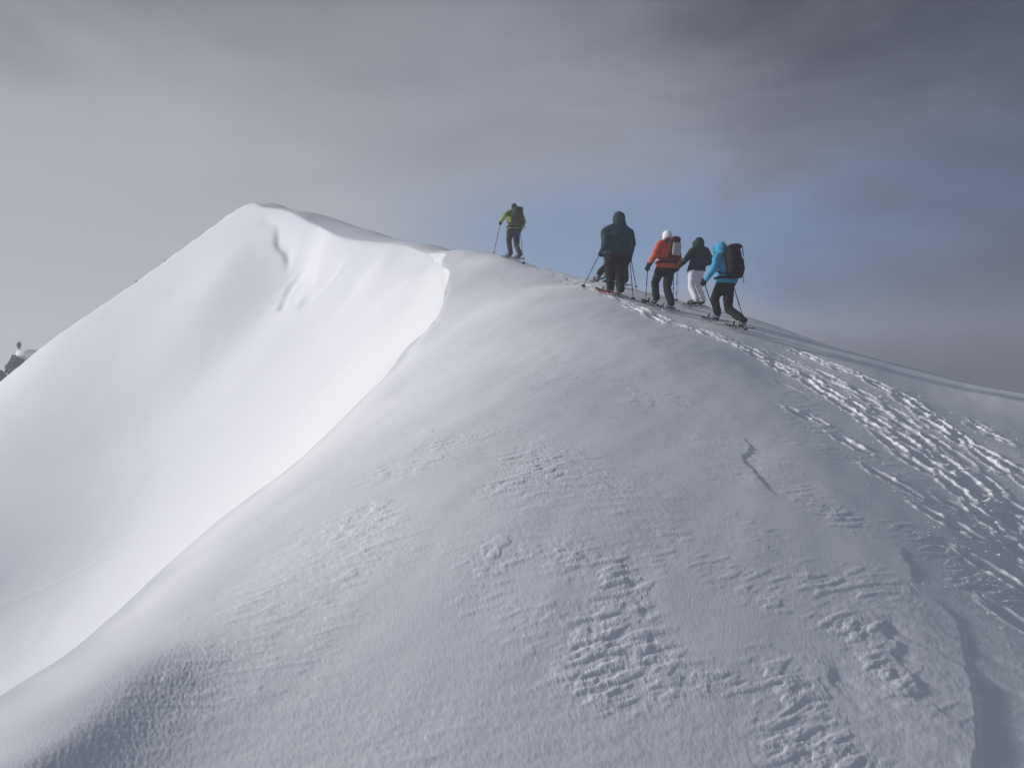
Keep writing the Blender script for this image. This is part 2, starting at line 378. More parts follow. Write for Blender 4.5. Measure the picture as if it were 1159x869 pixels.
class Geo:
    """collects closed solids that a voxel remesh fuses into one skin"""
    def __init__(s): s.v = []; s.f = []
    def ring_loft(s, rings, n=18):
        b = len(s.v); k = len(rings)
        for (c, A, B) in rings:
            c = Vector(c)
            for i in range(n):
                t = 2 * math.pi * i / n; s.v.append(c + A * math.cos(t) + B * math.sin(t))
        for r in range(k - 1):
            for i in range(n):
                j = (i + 1) % n; s.f.append((b + r * n + i, b + r * n + j, b + (r + 1) * n + j, b + (r + 1) * n + i))
        s.f.append(tuple(b + i for i in range(n))[::-1]); s.f.append(tuple(b + (k - 1) * n + i for i in range(n)))
    def ell(s, c, ax, n=14, m=9):
        """ellipsoid with axis vectors ax"""
        c = Vector(c); b = len(s.v)
        s.v.append(c + ax[2]); 
        for i in range(1, m):
            p = math.pi * i / m
            for j in range(n):
                t = 2 * math.pi * j / n
                s.v.append(c + ax[0] * math.sin(p) * math.cos(t) + ax[1] * math.sin(p) * math.sin(t) + ax[2] * math.cos(p))
        s.v.append(c - ax[2]); e = len(s.v) - 1
        for j in range(n): s.f.append((b, b + 1 + j, b + 1 + (j + 1) % n)); s.f.append((e, e - n + (j + 1) % n, e - n + j))
        for i in range(m - 2):
            for j in range(n):
                k = (j + 1) % n; s.f.append((b + 1 + i * n + j, b + 1 + (i + 1) * n + j, b + 1 + (i + 1) * n + k, b + 1 + i * n + k))
    def ball(s, c, r): s.ell(c, (Vector((r, 0, 0)), Vector((0, r, 0)), Vector((0, 0, r))), 12, 8)
    def tube(s, pts, rad, n=14, balls=True):
        """tapered limb through pts; a ball at each joint keeps the bend full"""
        pts = [Vector(p) for p in pts]
        for i in range(len(pts) - 1):
            d = (pts[i + 1] - pts[i])
            if d.length < 1e-6: continue
            d.normalize(); A = d.orthogonal().normalized(); B = d.cross(A)
            s.ring_loft([(pts[i], A * rad[i], B * rad[i]), (pts[i].lerp(pts[i + 1], .35), A * (rad[i] * .62 + rad[i + 1] * .38) * 1.03, B * (rad[i] * .62 + rad[i + 1] * .38) * 1.03), (pts[i + 1], A * rad[i + 1], B * rad[i + 1])], n)
        if balls:
            for p, r in zip(pts, rad): s.ball(p, r)
    def box(s, c, A, B, C_):
        c = Vector(c); b = len(s.v)
        for sx in (-1, 1):
            for sy in (-1, 1):
                for sz in (-1, 1): s.v.append(c + A * sx + B * sy + C_ * sz)
        for q in ((0, 1, 3, 2), (4, 6, 7, 5), (0, 4, 5, 1), (2, 3, 7, 6), (0, 2, 6, 4), (1, 5, 7, 3)): s.f.append(tuple(b + i for i in q))
    def solid(s, name, m, parent, vox=.012, smooth=4, fold=0.0, fscale=6.0, org=None, seed=0.0):
        me = bpy.data.meshes.new(name); me.from_pydata([tuple(v) for v in s.v], [], s.f); me.update()
        bm = bmesh.new(); bm.from_mesh(me); bmesh.ops.recalc_face_normals(bm, faces=bm.faces); bm.to_mesh(me); bm.free()
        t = bpy.data.objects.new('tmp', me); COL.objects.link(t)
        r = t.modifiers.new('r', 'REMESH'); r.mode = 'VOXEL'; r.voxel_size = vox; r.use_smooth_shade = True
        if smooth: q = t.modifiers.new('s', 'SMOOTH'); q.factor = .5; q.iterations = smooth
        dg = bpy.context.evaluated_depsgraph_get(); dg.update()
        nm = bpy.data.meshes.new_from_object(t.evaluated_get(dg)); nm.name = name
        bpy.data.objects.remove(t); bpy.data.meshes.remove(me)
        if fold:
            for v in nm.vertices:
                p = v.co; n1 = mnoise.noise(Vector((p.x * fscale + seed, p.y * fscale, p.z * fscale * 1.9)))
                n2 = mnoise.noise(Vector((p.x * fscale * 2.6, p.y * fscale * 2.6 + seed, p.z * fscale * 3.4)))
                n1 = 1 - abs(n1) * 2.4
                v.co = p + v.normal * fold * (n1 * .8 - .35 + n2 * .45)
        nm.materials.clear(); nm.materials.append(m)
        nm.polygons.foreach_set('use_smooth', [True] * len(nm.polygons))
        return place(name, nm, parent, org)
    def raw(s, name, m, parent, org=None, smooth=True):
        me = bpy.data.meshes.new(name); me.from_pydata([tuple(v) for v in s.v], [], s.f); me.update()
        bm = bmesh.new(); bm.from_mesh(me); bmesh.ops.recalc_face_normals(bm, faces=bm.faces); bm.to_mesh(me); bm.free()
        me.materials.append(m)
        if smooth: me.polygons.foreach_set('use_smooth', [True] * len(me.polygons))
        return place(name, me, parent, org)
def place(name, me, parent, org=None):
    """mesh in world coordinates -> object whose origin is org (things) or its parent's frame (parts)"""
    o = bpy.data.objects.new(name, me); COL.objects.link(o)
    if parent is not None:
        w = Vector(parent['_org']); me.transform(Matrix.Translation(-w)); o.parent = parent; o['_org'] = tuple(w)
    elif org is not None:
        me.transform(Matrix.Translation(-Vector(org))); o.location = org; o['_org'] = tuple(org)
    else: o['_org'] = (0, 0, 0)
    return o
def empty(name, org):
    o = bpy.data.objects.new(name, None); COL.objects.link(o); o.location = org; o['_org'] = tuple(org); o.empty_display_size = .1; return o
def tag(o, label, cat, group=None):
    o['label'] = label; o['category'] = cat
    if group: o['group'] = group
    return o
UP = Vector((0, 0, 1))

def fit(p, a, mx):
    """keep point p within mx of a (limbs keep their length)"""
    d = p - a
    return a + d * (mx / d.length) if d.length > mx else p
def bend(a, c, l1, l2, pole):
    """middle joint of a two-bone limb from a to c, bulging towards pole"""
    d = c - a; L = min(d.length, (l1 + l2) * .995); dn = d.normalized()
    x = (l1 * l1 - l2 * l2 + L * L) / (2 * L); h = math.sqrt(max(l1 * l1 - x * x, 0))
    pl = pole - dn * pole.dot(dn); pl.normalize()
    return a + dn * x + pl * h

def glove_geo(G, wrist, dirn, palm_n, side, sc=1.0, pad=0.0):
    """palm, four bent fingers curled round a grip, and a thumb closing from the side"""
    f = dirn.normalized(); n = (palm_n - f * palm_n.dot(f)).normalized(); s_ = f.cross(n) * side
    G.tube([wrist, wrist + f * .035 * sc, wrist + f * .085 * sc], [.030 * sc + pad, .036 * sc + pad, .034 * sc + pad])
    for k, (o, l) in enumerate(((-.030, .068), (-.010, .076), (.010, .072), (.028, .058))):
        b = wrist + f * .078 * sc + s_ * o * sc; r = (.0105 - .0008 * k) * sc + pad * .7
        k1 = b + f * l * .42 * sc + n * .006 * sc; k2 = k1 + (f * .35 + n * .9).normalized() * l * .36 * sc; k3 = k2 + (n * .7 - f * .7).normalized() * l * .32 * sc
        G.tube([b, k1, k2, k3], [r * 1.1, r * 1.05, r, r * .85], 8)
    b = wrist + f * .03 * sc - s_ * .030 * sc; r = .0125 * sc + pad * .7
    G.tube([b, b + (f * .6 - s_ * .5 + n * .5).normalized() * .035 * sc, b + (f * .9 + n * 1.2).normalized() * .068 * sc], [r * 1.2, r, r * .85], 8)

PERSON = {}
def make_person(label, root, head_uv, head_dy, heading, feet, hands, hem_v, sizes, mats, hips=None, sh=None, kind='hood', lean=.12, jr=1.0, hs=1.0, legw=1.0, knees=(.25, .25), ew=.55):
    """feet / hands: world points (left, right). heading: degrees to the left of straight ahead."""
    H = sizes                                     # standing height, metres
    a = math.radians(heading); fwd = Vector((-math.sin(a), math.cos(a), 0)); rt = Vector((math.cos(a), math.sin(a), 0))
    D = root.y
    def W(u, v, dy=0.0): d = D + dy; return Vector(P(u, v, d))
    head = W(*head_uv, head_dy)
    pel = W(*hips) if hips else Vector(((root.x + head.x) / 2, D, root.z + .50 * H))
    neck = head - UP * .105 * H / 1.75 - fwd * .035
    chest = pel.lerp(neck, .66) - fwd * .02
    shc = neck - UP * .055
    shw = .185 * (1 + (jr - 1) * .55)
    shL, shR = (W(*sh[0]), W(*sh[1])) if sh else (shc - rt * shw, shc + rt * shw)
    up = (neck - pel).normalized()
    hpL, hpR = pel - rt * .095, pel + rt * .095
    org = Vector(root)
    S = H / 1.75
    # ---- body: one continuous skin from head to feet
    G = Geo()
    G.ring_loft([(pel - up * .06, rt * .13, fwd * .09), (pel + up * .04, rt * .155, fwd * .105), (pel.lerp(chest, .4), rt * .125, fwd * .09), (chest, rt * .155, fwd * .105), (shc, rt * .14, fwd * .085), (neck, rt * .06, fwd * .06)])
    G.tube([shc, neck, head - UP * .05], [.07, .056, .054])
    hf = (fwd - UP * .12).normalized(); hu = hf.cross(rt) * -1
    if hu.z < 0: hu = -hu
    G.ell(head + hu * .015, (rt * .074, hf * .092, hu * .115))
    G.ell(head - hu * .055 + hf * .030, (rt * .052, hf * .055, hu * .060))           # jaw
    G.ell(head + hf * .088 - hu * .012, (rt * .013, hf * .020, hu * .024))            # nose
    G.ell(head + hf * .078 + hu * .030, (rt * .045, hf * .014, hu * .010))            # brow
    G.ell(head + hf * .078 - hu * .050, (rt * .024, hf * .010, hu * .008))            # lips
    for s_ in (-1, 1): G.ell(head + rt * .076 * s_ - hu * .005, (rt * .010, hf * .018, hu * .030))  # ears
    arms = []
    for sd_, s0, hd in ((-1, shL, hands[0]), (1, shR, hands[1])):
        hd = fit(Vector(hd), s0, .53 * S)
        el = bend(s0, hd, .29 * S, .255 * S, rt * sd_ * ew - fwd * .6 - UP * .4)
        arms.append((s0, el, hd))
        G.tube([s0, el, hd], [.052, .040, .028])
        G2d = (hd - el).normalized()
        glove_geo(G, hd, G2d * .6 + fwd * .5 - UP * .1, -rt * sd_, sd_, .86)
    legs = []
    for i, (hp, ft) in enumerate(((hpL, feet[0]), (hpR, feet[1]))):
        an, toe = Vector(ft[0]), Vector(ft[1])
        hl = (hp - an).length; l = max(hl / 2 * 1.0 + .004 + .02 * knees[i], .20)
        kn = bend(hp, an, l * 1.03 + .01 * knees[i], l * .97 + .01 * knees[i], fwd + rt * (.1 if i else -.1))
        legs.append((hp, kn, an, toe)); G.tube([hp, kn, an], [.085, .055, .040]); G.tube([an, an - UP * .045, an.lerp(toe, .75) - UP * .025], [.030, .024, .016])
    body = G.solid('person', M['skin'], None, .012, 2, org=org)
    tag(body, label, 'person', 'snowshoe hikers climbing the ridge')
    # eyes set in the face
    for s_ in (-1, 1):
        e = Geo(); e.ball(head + hf * .080 + rt * .030 * s_ + hu * .012, .0125); e.raw('eye', M['eye'], body)
    # ---- trousers
    G = Geo()
    G.ring_loft([(pel - up * .10, rt * .15 * legw, fwd * .115), (pel, rt * .158 * legw, fwd * .118), (pel + up * .08, rt * .135, fwd * .10)])
    for hp, kn, an, toe in legs:
        up2 = (kn - an).normalized()
        G.tube([hp - UP * .01, hp.lerp(kn, .5), kn, kn.lerp(an, .5), an - up2 * .005], [.112 * legw, .100 * legw, .080 * legw, .078 * legw, .074 * legw])
        G.ball(hp - fwd * .025 - UP * .02, .108 * legw)
    G.solid('trousers', mats['legs'], body, .012, 3, fold=.011, fscale=5.5, seed=root.x * 3)
    # ---- boots
    for hp, kn, an, toe in legs:
        G = Geo(); t = (toe - an); t.z *= 1; tl = t.normalized(); sole = an - UP * .055 + (toe - an).normalized() * .01
        side = tl.cross(UP).normalized()
        G.tube([an + (kn - an).normalized() * .09, an, sole + tl * .02], [.058, .055, .050]); G.tube([sole - tl * .022, sole + tl * .08, toe - UP * .005], [.040, .045, .038]); G.tube([an + tl * .01, an.lerp(toe, .55) - UP * .01], [.056, .044])
        G.solid('boot', mats['boots'], body, .009, 2)
    # ---- jacket
    G = Geo(); hem = W(head_uv[0], hem_v).z; hemf = max(-.12, min(.1, (hem - pel.z)))
    hb = pel + up * (hemf / max(up.z, .6))
    G.ring_loft([(hb, rt * .212 * jr, fwd * .168), (hb + up * .05, rt * .210 * jr, fwd * .168), (pel.lerp(chest, .45), rt * .190 * jr, fwd * .150), (chest, rt * .205 * jr, fwd * .155), (shc - up * .05, rt * .188 * (1 + (jr - 1) * .85), fwd * .130), (shc + up * .02, rt * .12, fwd * .10), (neck + UP * .02, rt * .078, fwd * .078)], 24)
    for s0, el, hd in arms:
        G.tube([neck - UP * .015, (neck - UP * .03).lerp(s0, .55) + UP * .01, s0 - UP * .01], [.085 + .07 * (jr - 1), .084 + .07 * (jr - 1), .080 * jr])
        G.tube([s0 - UP * .01, s0.lerp(el, .5), el, el.lerp(hd, .55), hd - (hd - el).normalized() * .015], [.080 * jr, .073 * jr, .064 * jr, .056, .046])
    jacket = G.solid('jacket', mats['top'], body, .012, 3, fold=.013, fscale=5.0, seed=root.x * 5 + 9)
    # ---- gloves
    for k, (s0, el, hd) in enumerate(arms):
        sd_ = (-1, 1)[k]; G = Geo(); d = (hd - el).normalized()
        G.tube([hd - d * .05, hd - d * .01, hd + d * .01], [.046, .044, .036]); glove_geo(G, hd, d * .6 + fwd * .5 - UP * .1, -rt * sd_, sd_, 1.08, .004)
        G.solid('glove', mats['gloves'], body, .006, 1)
    # ---- head cover
    if kind == 'hood':
        rt, hf, hu = rt * hs, hf * hs, hu * hs
        G = Geo(); G.ell(head + hu * .022 - hf * .012, (rt * .112, hf * .118, hu * .135), 18, 12)
        G.ring_loft([(head - hu * .02 - hf * .02, rt * .105, hf * .10), (neck - UP * .01 - fwd * .01, rt * .098, fwd * .095), (neck - UP * .07 - fwd * .015, rt * .12, fwd * .10)], 18)
        G.ell(head + hf * .085 + hu * .02, (rt * .085, hf * .045, hu * .10))
        hood = G.solid('hood', mats['hood'], body, .011, 2, fold=.008, fscale=8, seed=3)
        G = Geo(); n = 16; ring = [head + hf * .118 + rt * .072 * math.cos(2 * math.pi * i / n) + hu * (.01 + .095 * math.sin(2 * math.pi * i / n)) for i in range(n + 1)]
        G.tube(ring, [.010] * (n + 1), 8, False); G.raw('hood_rim', mats['hood'], hood)
    elif kind == 'flap_hat':
        G = Geo(); G.ell(head + hu * .035 - hf * .004, (rt * .094, hf * .108, hu * .108), 18, 12)
        for s_ in (-1, 1): G.ell(head + rt * .082 * s_ - hu * .045, (rt * .018, hf * .045, hu * .065))
        hat = G.solid('hat', mats['hood'], body, .009, 2, fold=.004, fscale=18)
        G = Geo(); G.ring_loft([(head - hu * .045 - hf * .045, rt * .070, hf * .055), (neck - UP * .01 - fwd * .03, rt * .075, fwd * .05), (neck - UP * .06 - fwd * .05, rt * .06, fwd * .035)])
        G.solid('hair', M['hair'], body, .010, 2, fold=.008, fscale=16)
        G = Geo(); G.ring_loft([(neck - UP * .075, rt * .135, fwd * .125), (neck - UP * .02 - fwd * .02, rt * .150, fwd * .125), (neck + UP * .035 - fwd * .02, rt * .125, fwd * .105)], 20)
        G.solid('collar', M['navy'], body, .010, 2, fold=.006, fscale=12)
    else:
        G = Geo(); G.ell(head + hu * .030 - hf * .006, (rt * .090, hf * .105, hu * .112), 18, 12)
        G.solid('beanie', M['navy'], body, .009, 2, fold=.003, fscale=20)
        G = Geo(); G.ring_loft([(head - hu * .02 - hf * .04, rt * .078, hf * .065), (neck - UP * .02 - fwd * .03, rt * .080, fwd * .055), (neck - UP * .10 - fwd * .06, rt * .07, fwd * .04)])
        G.solid('hair', M['hair'], body, .010, 2, fold=.010, fscale=16)
    r = dict(fwd=fwd, rt=rt.normalized(), up=up, pel=pel, chest=chest, neck=neck, shc=shc, arms=arms, legs=legs, D=D, W=W, body=body, root=org, jr=jr)
    return r

def on_snow(u, v): return hit(u, v)
def normal_at(p):
    e = .35; f = lambda x, y: float(base_height(np.array([[x]]), np.array([[y]]))[0, 0])
    return Vector((f(p.x - e, p.y) - f(p.x + e, p.y), f(p.x, p.y - e) - f(p.x, p.y + e), 2 * e)).normalized()

def snowshoe(c, heading, lift, label, rim='frame', ln=.30, wd=.105):
    """a long oval deck with rim tube, crampon bar and binding; lift = heel-up angle in degrees. Returns ankle and toe points."""
    a = math.radians(heading); f = Vector((-math.sin(a), math.cos(a), 0)); n = normal_at(c)
    f = (f - n * f.dot(n)).normalized(); s = f.cross(n).normalized()
    la = math.radians(lift)                                     # pitch about the toe
    toe_pt = c + f * ln * .8
    f2 = (f * math.cos(la) - n * math.sin(la)).normalized(); n2 = s.cross(f2).normalized()
    if n2.z < 0: n2 = -n2
    o = toe_pt - f2 * ln * .8 + n2 * .030
    e = empty('snowshoe', o); tag(e, label, 'snowshoe', 'snowshoes on the hikers\' feet')
    N = 28; outl = []
    for i in range(N):
        t = 2 * math.pi * i / N; y = math.sin(t); wdt = wd * (1 if y > 0 else 1 + .35 * y * abs(y))
        rise = n2 * (.055 * max(0, y - .55) / .45)
        outl.append(o + f2 * ln * y + s * wdt * math.cos(t) * (1 - .08 * abs(y)) + rise)
    G = Geo(); G.tube(outl + [outl[0]], [.011] * (N + 1), 8, True); G.raw('rim', M[rim], e)
    G = Geo(); b = 0
    inner = [o + (p - o) * .93 for p in outl]
    G.v = [p - n2 * .003 for p in inner] + [p + n2 * .003 for p in inner]
    G.f = [tuple(range(N)), tuple(range(N, 2 * N))] + [(i, (i + 1) % N, N + (i + 1) % N, N + i) for i in range(N)]
    G.raw('deck', M['deck'], e, smooth=False)
    G = Geo(); G.box(o + f2 * .07 - n2 * .012, s * wd * .8, f2 * .008, n2 * .014); G.box(o - f2 * .06 - n2 * .010, s * wd * .7, f2 * .006, n2 * .012)
    for k in (-1, 0, 1): G.box(o + f2 * .07 + s * .05 * k - n2 * .032, s * .006, f2 * .006, n2 * .012)
    G.raw('crampon', M['steel'], e, smooth=False)
    G = Geo(); G.box(o + f2 * .03 + n2 * .012, s * .052, f2 * .12, n2 * .006)
    for k in (.10, -.02): 
        arc = [o + f2 * k + s * .058 * math.cos(t) + n2 * (.015 + .095 * math.sin(t)) for t in [math.pi * j / 8 for j in range(9)]]
        G.tube(arc, [.007] * 9, 6)
    G.raw('binding', M['strap'], e)
    ank = o - f2 * .065 + n2 * .135; toe = o + f2 * .115 + n2 * .060
    return ank, toe
def pole(top, tip, label, m='pole', dirn=None):
    """trekking pole: grip above the hand, three-section shaft, basket and steel tip"""
    top, tip = Vector(top), Vector(tip); d = (tip - top).normalized(); L = (tip - top).length
    e = empty('trekking_pole', tip); tag(e, label, 'trekking pole', 'trekking poles of the hikers')
    g0 = top - d * .06
    G = Geo(); G.tube([g0, g0 + d * .03, g0 + d * .11, g0 + d * .135], [.017, .015, .0135, .015], 10); G.raw('grip', M['rubber'], e)
    G = Geo(); G.tube([g0 + d * .13, top + d * L * .45], [.010, .0095], 10); G.tube([top + d * L * .45, top + d * L * .95], [.0082, .0075], 10); G.raw('shaft', M[m], e)
    for t in (.45, .72): G = Geo(); c = top + d * L * t; G.tube([c - d * .018, c + d * .018], [.0125, .0125], 10, False); G.raw('clamp', M['rubber'], e)
    b = top + d * (L - .075); A = d.orthogonal().normalized(); B = d.cross(A)
    G = Geo(); G.ring_loft([(b - d * .014, A * .014, B * .014), (b - d * .002, A * .047, B * .047), (b + d * .005, A * .049, B * .049), (b + d * .008, A * .012, B * .012)], 20); G.raw('basket', M['rubber'], e)
    G = Geo(); G.tube([top + d * (L - .07), tip + d * .03], [.007, .003], 8); G.raw('tip', M['steel'], e)
    G = Geo(); w = g0 + d * .01; s = d.cross(UP).normalized() if abs(d.z) < .99 else Vector((1, 0, 0))
    lp = [w + s * .032 * math.sin(2 * math.pi * i / 10) + d * (.055 - .055 * math.cos(2 * math.pi * i / 10)) for i in range(11)]
    G.tube(lp, [.0045] * 11, 6); G.raw('wrist_strap', M['strap'], e)
def tip_at(u, v): p = hit(u, v).copy(); return p

def backpack(pr, label, cat_m, w=.16, h=.26, dpt=.11, lid=True, pocket=None, belt='black', off=(0, 0), tall=0.0, pm=None, roll=None):
    """pack on the wearer's back: main bag, lid, front pocket, side pockets, hip belt and shoulder straps"""
    up, rt, fw = pr['up'], pr['rt'], pr['fwd']; bk = (-(fw - up * fw.dot(up))).normalized()
    c = pr['pel'].lerp(pr['shc'], .60) + bk * (.145 + dpt * .85) + rt * off[0] + up * off[1]
    org = c - up * h
    G = Geo()
    G.ring_loft([(c - up * h, rt * w * .72, bk * dpt * .70), (c - up * (h - .05), rt * w * .95, bk * dpt), (c, rt * w * 1.02, bk * dpt * 1.05), (c + up * (h - .07), rt * w * .97, bk * dpt * .92), (c + up * h, rt * w * .75, bk * dpt * .6)], 20)
    G.box(c - bk * dpt * .35, rt * w * .86, bk * dpt * .55, up * h * .88)
    b = G.solid('backpack', M[cat_m], None, .011, 3, fold=.010, fscale=7, org=org, seed=c.x)
    tag(b, label, 'backpack', 'backpacks worn by the hikers')
    if lid:
        G = Geo(); G.ell(c + up * (h + .015 + tall) + bk * .01, (rt * w * .95, bk * dpt * 1.15, up * .062), 18, 10); G.box(c + up * (h - .01 + tall), rt * w * .62, bk * dpt * .7, up * .03)
        l_ = G.solid('lid', M[cat_m], b, .010, 3, fold=.006, fscale=9)
        for k in (-1, 1): G = Geo(); G.tube([c + up * (h + .02) + bk * dpt * 1.1 + rt * w * .45 * k, c + up * (h * .35) + bk * (dpt * 1.16) + rt * w * .45 * k], [.008, .008], 6); G.raw('lid_strap', M['strap'], l_)
    if pocket:
        pc = c + bk * (dpt * 1.0) + up * pocket[1] + rt * pocket[0]; pw, ph = pocket[2], pocket[3]
        for k in (-1, 1) if len(pocket) > 4 else (0,):
            G = Geo(); G.ring_loft([(pc - up * ph + rt * k * pw * .40, rt * pw * (.40 if k else .8), bk * .018), (pc - up * ph * .7 + rt * k * pw * .42, rt * pw * (.48 if k else 1), bk * .032), (pc + up * ph * .6 + rt * k * pw * .42, rt * pw * (.48 if k else 1), bk * .030), (pc + up * ph + rt * k * pw * .36, rt * pw * (.36 if k else .8), bk * .016)], 16)
            G.solid('front_pocket', M[pm or cat_m], b, .008, 2, fold=.004, fscale=12)
    for k in (-1, 1):
        G = Geo(); q = c + rt * w * 1.0 * k - up * h * .45; G.ell(q, (rt * .035, bk * dpt * .62, up * h * .36)); G.solid('side_pocket', M[cat_m], b, .010, 2)
    # shoulder straps over the shoulder and under the arm
    jr = pr['jr']
    for k in (-1, 1):
        a0 = c + up * h * .72 - bk * dpt * .7 + rt * .075 * k
        pts = [a0, pr['shc'] + rt * .115 * k + up * .062 - fw * .03, pr['shc'] + rt * .125 * k + up * .030 + fw * .115, pr['chest'] + rt * .135 * k + fw * .175 * 1.0, pr['chest'] + rt * .205 * jr * k - up * .10 + fw * .10, pr['chest'] + rt * .222 * jr * k - up * .17, c - up * h * .75 - bk * dpt * .5 + rt * .12 * k]
        G = Geo(); G.tube(pts, [.022, .026, .026, .022, .014, .012, .012], 10); G.raw('shoulder_strap', M['strap'], b)
    G = Geo(); n = 20; pc = pr['pel'] + up * .10; ring = []
    for i in range(n + 1):
        t = 2 * math.pi * i / n; ring.append(pc + rt * .205 * jr * math.cos(t) + fw * .170 * math.sin(t))
    G.tube(ring, [.022] * (n + 1), 8); G.raw('hip_belt', M[belt], b)
    # compression straps and a dangling webbing end
    for z_ in (.25, -.35):
        for k in (-1, 1): G = Geo(); G.tube([c + rt * w * 1.03 * k + up * h * z_, c + rt * w * .7 * k + bk * dpt * .95 + up * h * (z_ + .05)], [.006, .006], 6); G.raw('compression_strap', M['strap'], b)
    G = Geo(); q = c + rt * w * 1.1 - up * h * .8; G.tube([q, q + rt * .05 - up * .03, q + rt * .07 - up * .09, q + rt * .03 - up * .13], [.007] * 4, 6)
    G.raw('webbing', M['strap'], b)
    return b

def shoe_label(which, who): return f'{which} snowshoe of the hiker in the {who}'

# ---- hiker in the sky-blue hooded jacket with the big black pack (nearest)
hdF = 52
cF = hit(820, 370)
sL, sR = hit(807, 366), hit(836, 376)
aL, tL = snowshoe(sL, hdF, 8, 'left snowshoe, planted ahead, of the hiker in the sky-blue jacket')
aR, tR = snowshoe(sR, hdF, 14, 'right snowshoe, trailing with heel lifting, of the hiker in the sky-blue jacket')
F = make_person('hiker in a sky-blue hooded jacket and black trousers, last and nearest of the line', cF, (816, 283), .10, 42, [(aL, tL), (aR, tR)],
                [Vector(P(799, 317, cF.y - .10)), Vector(P(832, 319, cF.y + .35))], 321, 1.72,
                dict(top=M['blue'], legs=M['black'], boots=M['greyboot'], gloves=M['black'], hood=M['blue']), hips=(821, 321, 0), knees=(.5, 1.2))
hF = [F['arms'][i][2] for i in (0, 1)]
pole(hF[0] + F['fwd'] * .06, tip_at(812, 363), 'left pole of the hiker in the sky-blue jacket, beside the front leg')
pole(hF[1] + F['fwd'] * .06, tip_at(846, 376), 'right pole of the hiker in the sky-blue jacket, set down behind at the right')
backpack(F, 'big black trekking pack on the back of the hiker in the sky-blue jacket', 'black', w=.165, h=.285, dpt=.125, off=(.0, .04), tall=.0, pocket=(0, -.06, .10, .13))

# ---- hiker in orange
cC = hit(748, 350)
sL, sR = hit(738, 347), hit(755, 353)
aL, tL = snowshoe(sL, 40, 6, 'left snowshoe, flat on the snow, of the hiker in the orange jacket')
aR, tR = snowshoe(sR, 40, 6, 'right snowshoe, just behind, of the hiker in the orange jacket')
C_ = make_person('hiker in an orange jacket, white hat and black trousers, in the middle of the line', cC, (755, 268.5), .08, 24, [(aL, tL), (aR, tR)],
                 [Vector(P(734.5, 301, cC.y - .12)), Vector(P(764, 305, cC.y + .30))], 304, 1.70,
                 dict(top=M['orange'], legs=M['black'], boots=M['greyboot'], gloves=M['black'], hood=M['wool']), hips=(753, 303, 0), kind='flap_hat', knees=(.6, .3))
hC = [C_['arms'][i][2] for i in (0, 1)]
pole(hC[0] + C_['fwd'] * .06, tip_at(730.5, 346), 'left dark pole of the hiker in the orange jacket')
pole(hC[1] + C_['fwd'] * .06, tip_at(762, 353), 'right pale blue pole of the hiker in the orange jacket', 'bluepole')
backpack(C_, 'dark red daypack with pale grey pockets on the back of the hiker in orange', 'rib', w=.135, h=.225, dpt=.085, off=(.01, .02), pocket=(.01, .03, .112, .135, 2), pm='cream', lid=True)

# ---- big hiker in the dark teal coat
cA = hit(692, 335)
sL, sR = hit(687, 333), hit(698, 336)
aL, tL = snowshoe(sL, 50, 4, 'red-rimmed left snowshoe of the burly hiker in the dark teal coat', 'redframe')
aR, tR = snowshoe(sR, 42, 4, 'right snowshoe of the burly hiker in the dark teal coat')
A = make_person('burly hooded hiker in a dark teal coat, back to the viewer, leading the close group', cA, (700.5, 249.5), .04, 8, [(aL, tL), (aR, tR)],
                [Vector(P(680.5, 285, cA.y + .02)), Vector(P(713.5, 291, cA.y + .05))], 288, 1.78,
                dict(top=M['teal'], legs=M['black'], boots=M['greyboot'], gloves=M['black'], hood=M['teal']), hips=(696.5, 288, 0), sh=((685, 263, -.02), (711.5, 263.5, .04)), ew=.05, jr=1.3, legw=1.2, hs=1.2)
hA = [A['arms'][i][2] for i in (0, 1)]
pole(hA[0] + A['fwd'] * .06, tip_at(659, 326.5), 'left pole of the hiker in the dark teal coat, slanting far out to the left')
pole(hA[1] + A['fwd'] * .06, tip_at(717, 341.5), 'right pole of the hiker in the dark teal coat, longest and nearly upright')

# ---- hiker walking just in front of the teal coat, mostly hidden
cB = hit(702, 326)
sL, sR = Vector((cB.x - .43, cB.y + .25, 0)), hit(705, 326)
sL.z = ground_z(sL.x, sL.y)
aL, tL = snowshoe(sL, 60, 24, 'tilted snowshoe showing left of the legs of the hiker in the dark teal coat')
aR, tR = snowshoe(sR, 35, 10, 'right snowshoe of the hidden hiker ahead of the dark teal coat')
dB = cB.y
B = make_person('dark-clad hiker mostly hidden ahead of the one in the teal coat, right arm showing', cB, (703, 255), .05, 12, [(aL, tL), (aR, tR)],
                [Vector(P(683, 288, dB + .1)), Vector(P(714.5, 291, dB))], 290, 1.64,
                dict(top=M['navy'], legs=M['black'], boots=M['greyboot'], gloves=M['black'], hood=M['navy']), hips=(703, 290, 0), jr=1.12, knees=(.4, .2))
hB = [B['arms'][i][2] for i in (0, 1)]
pole(hB[0] + B['fwd'] * .06, tip_at(684, 318), 'left pole of the hidden hiker, seen left of the teal coat')
pole(hB[1] + B['fwd'] * .06, Vector(P(720.5, 328, dB + .25)), 'right pole of the hidden hiker, shorter of the two right of the teal coat')

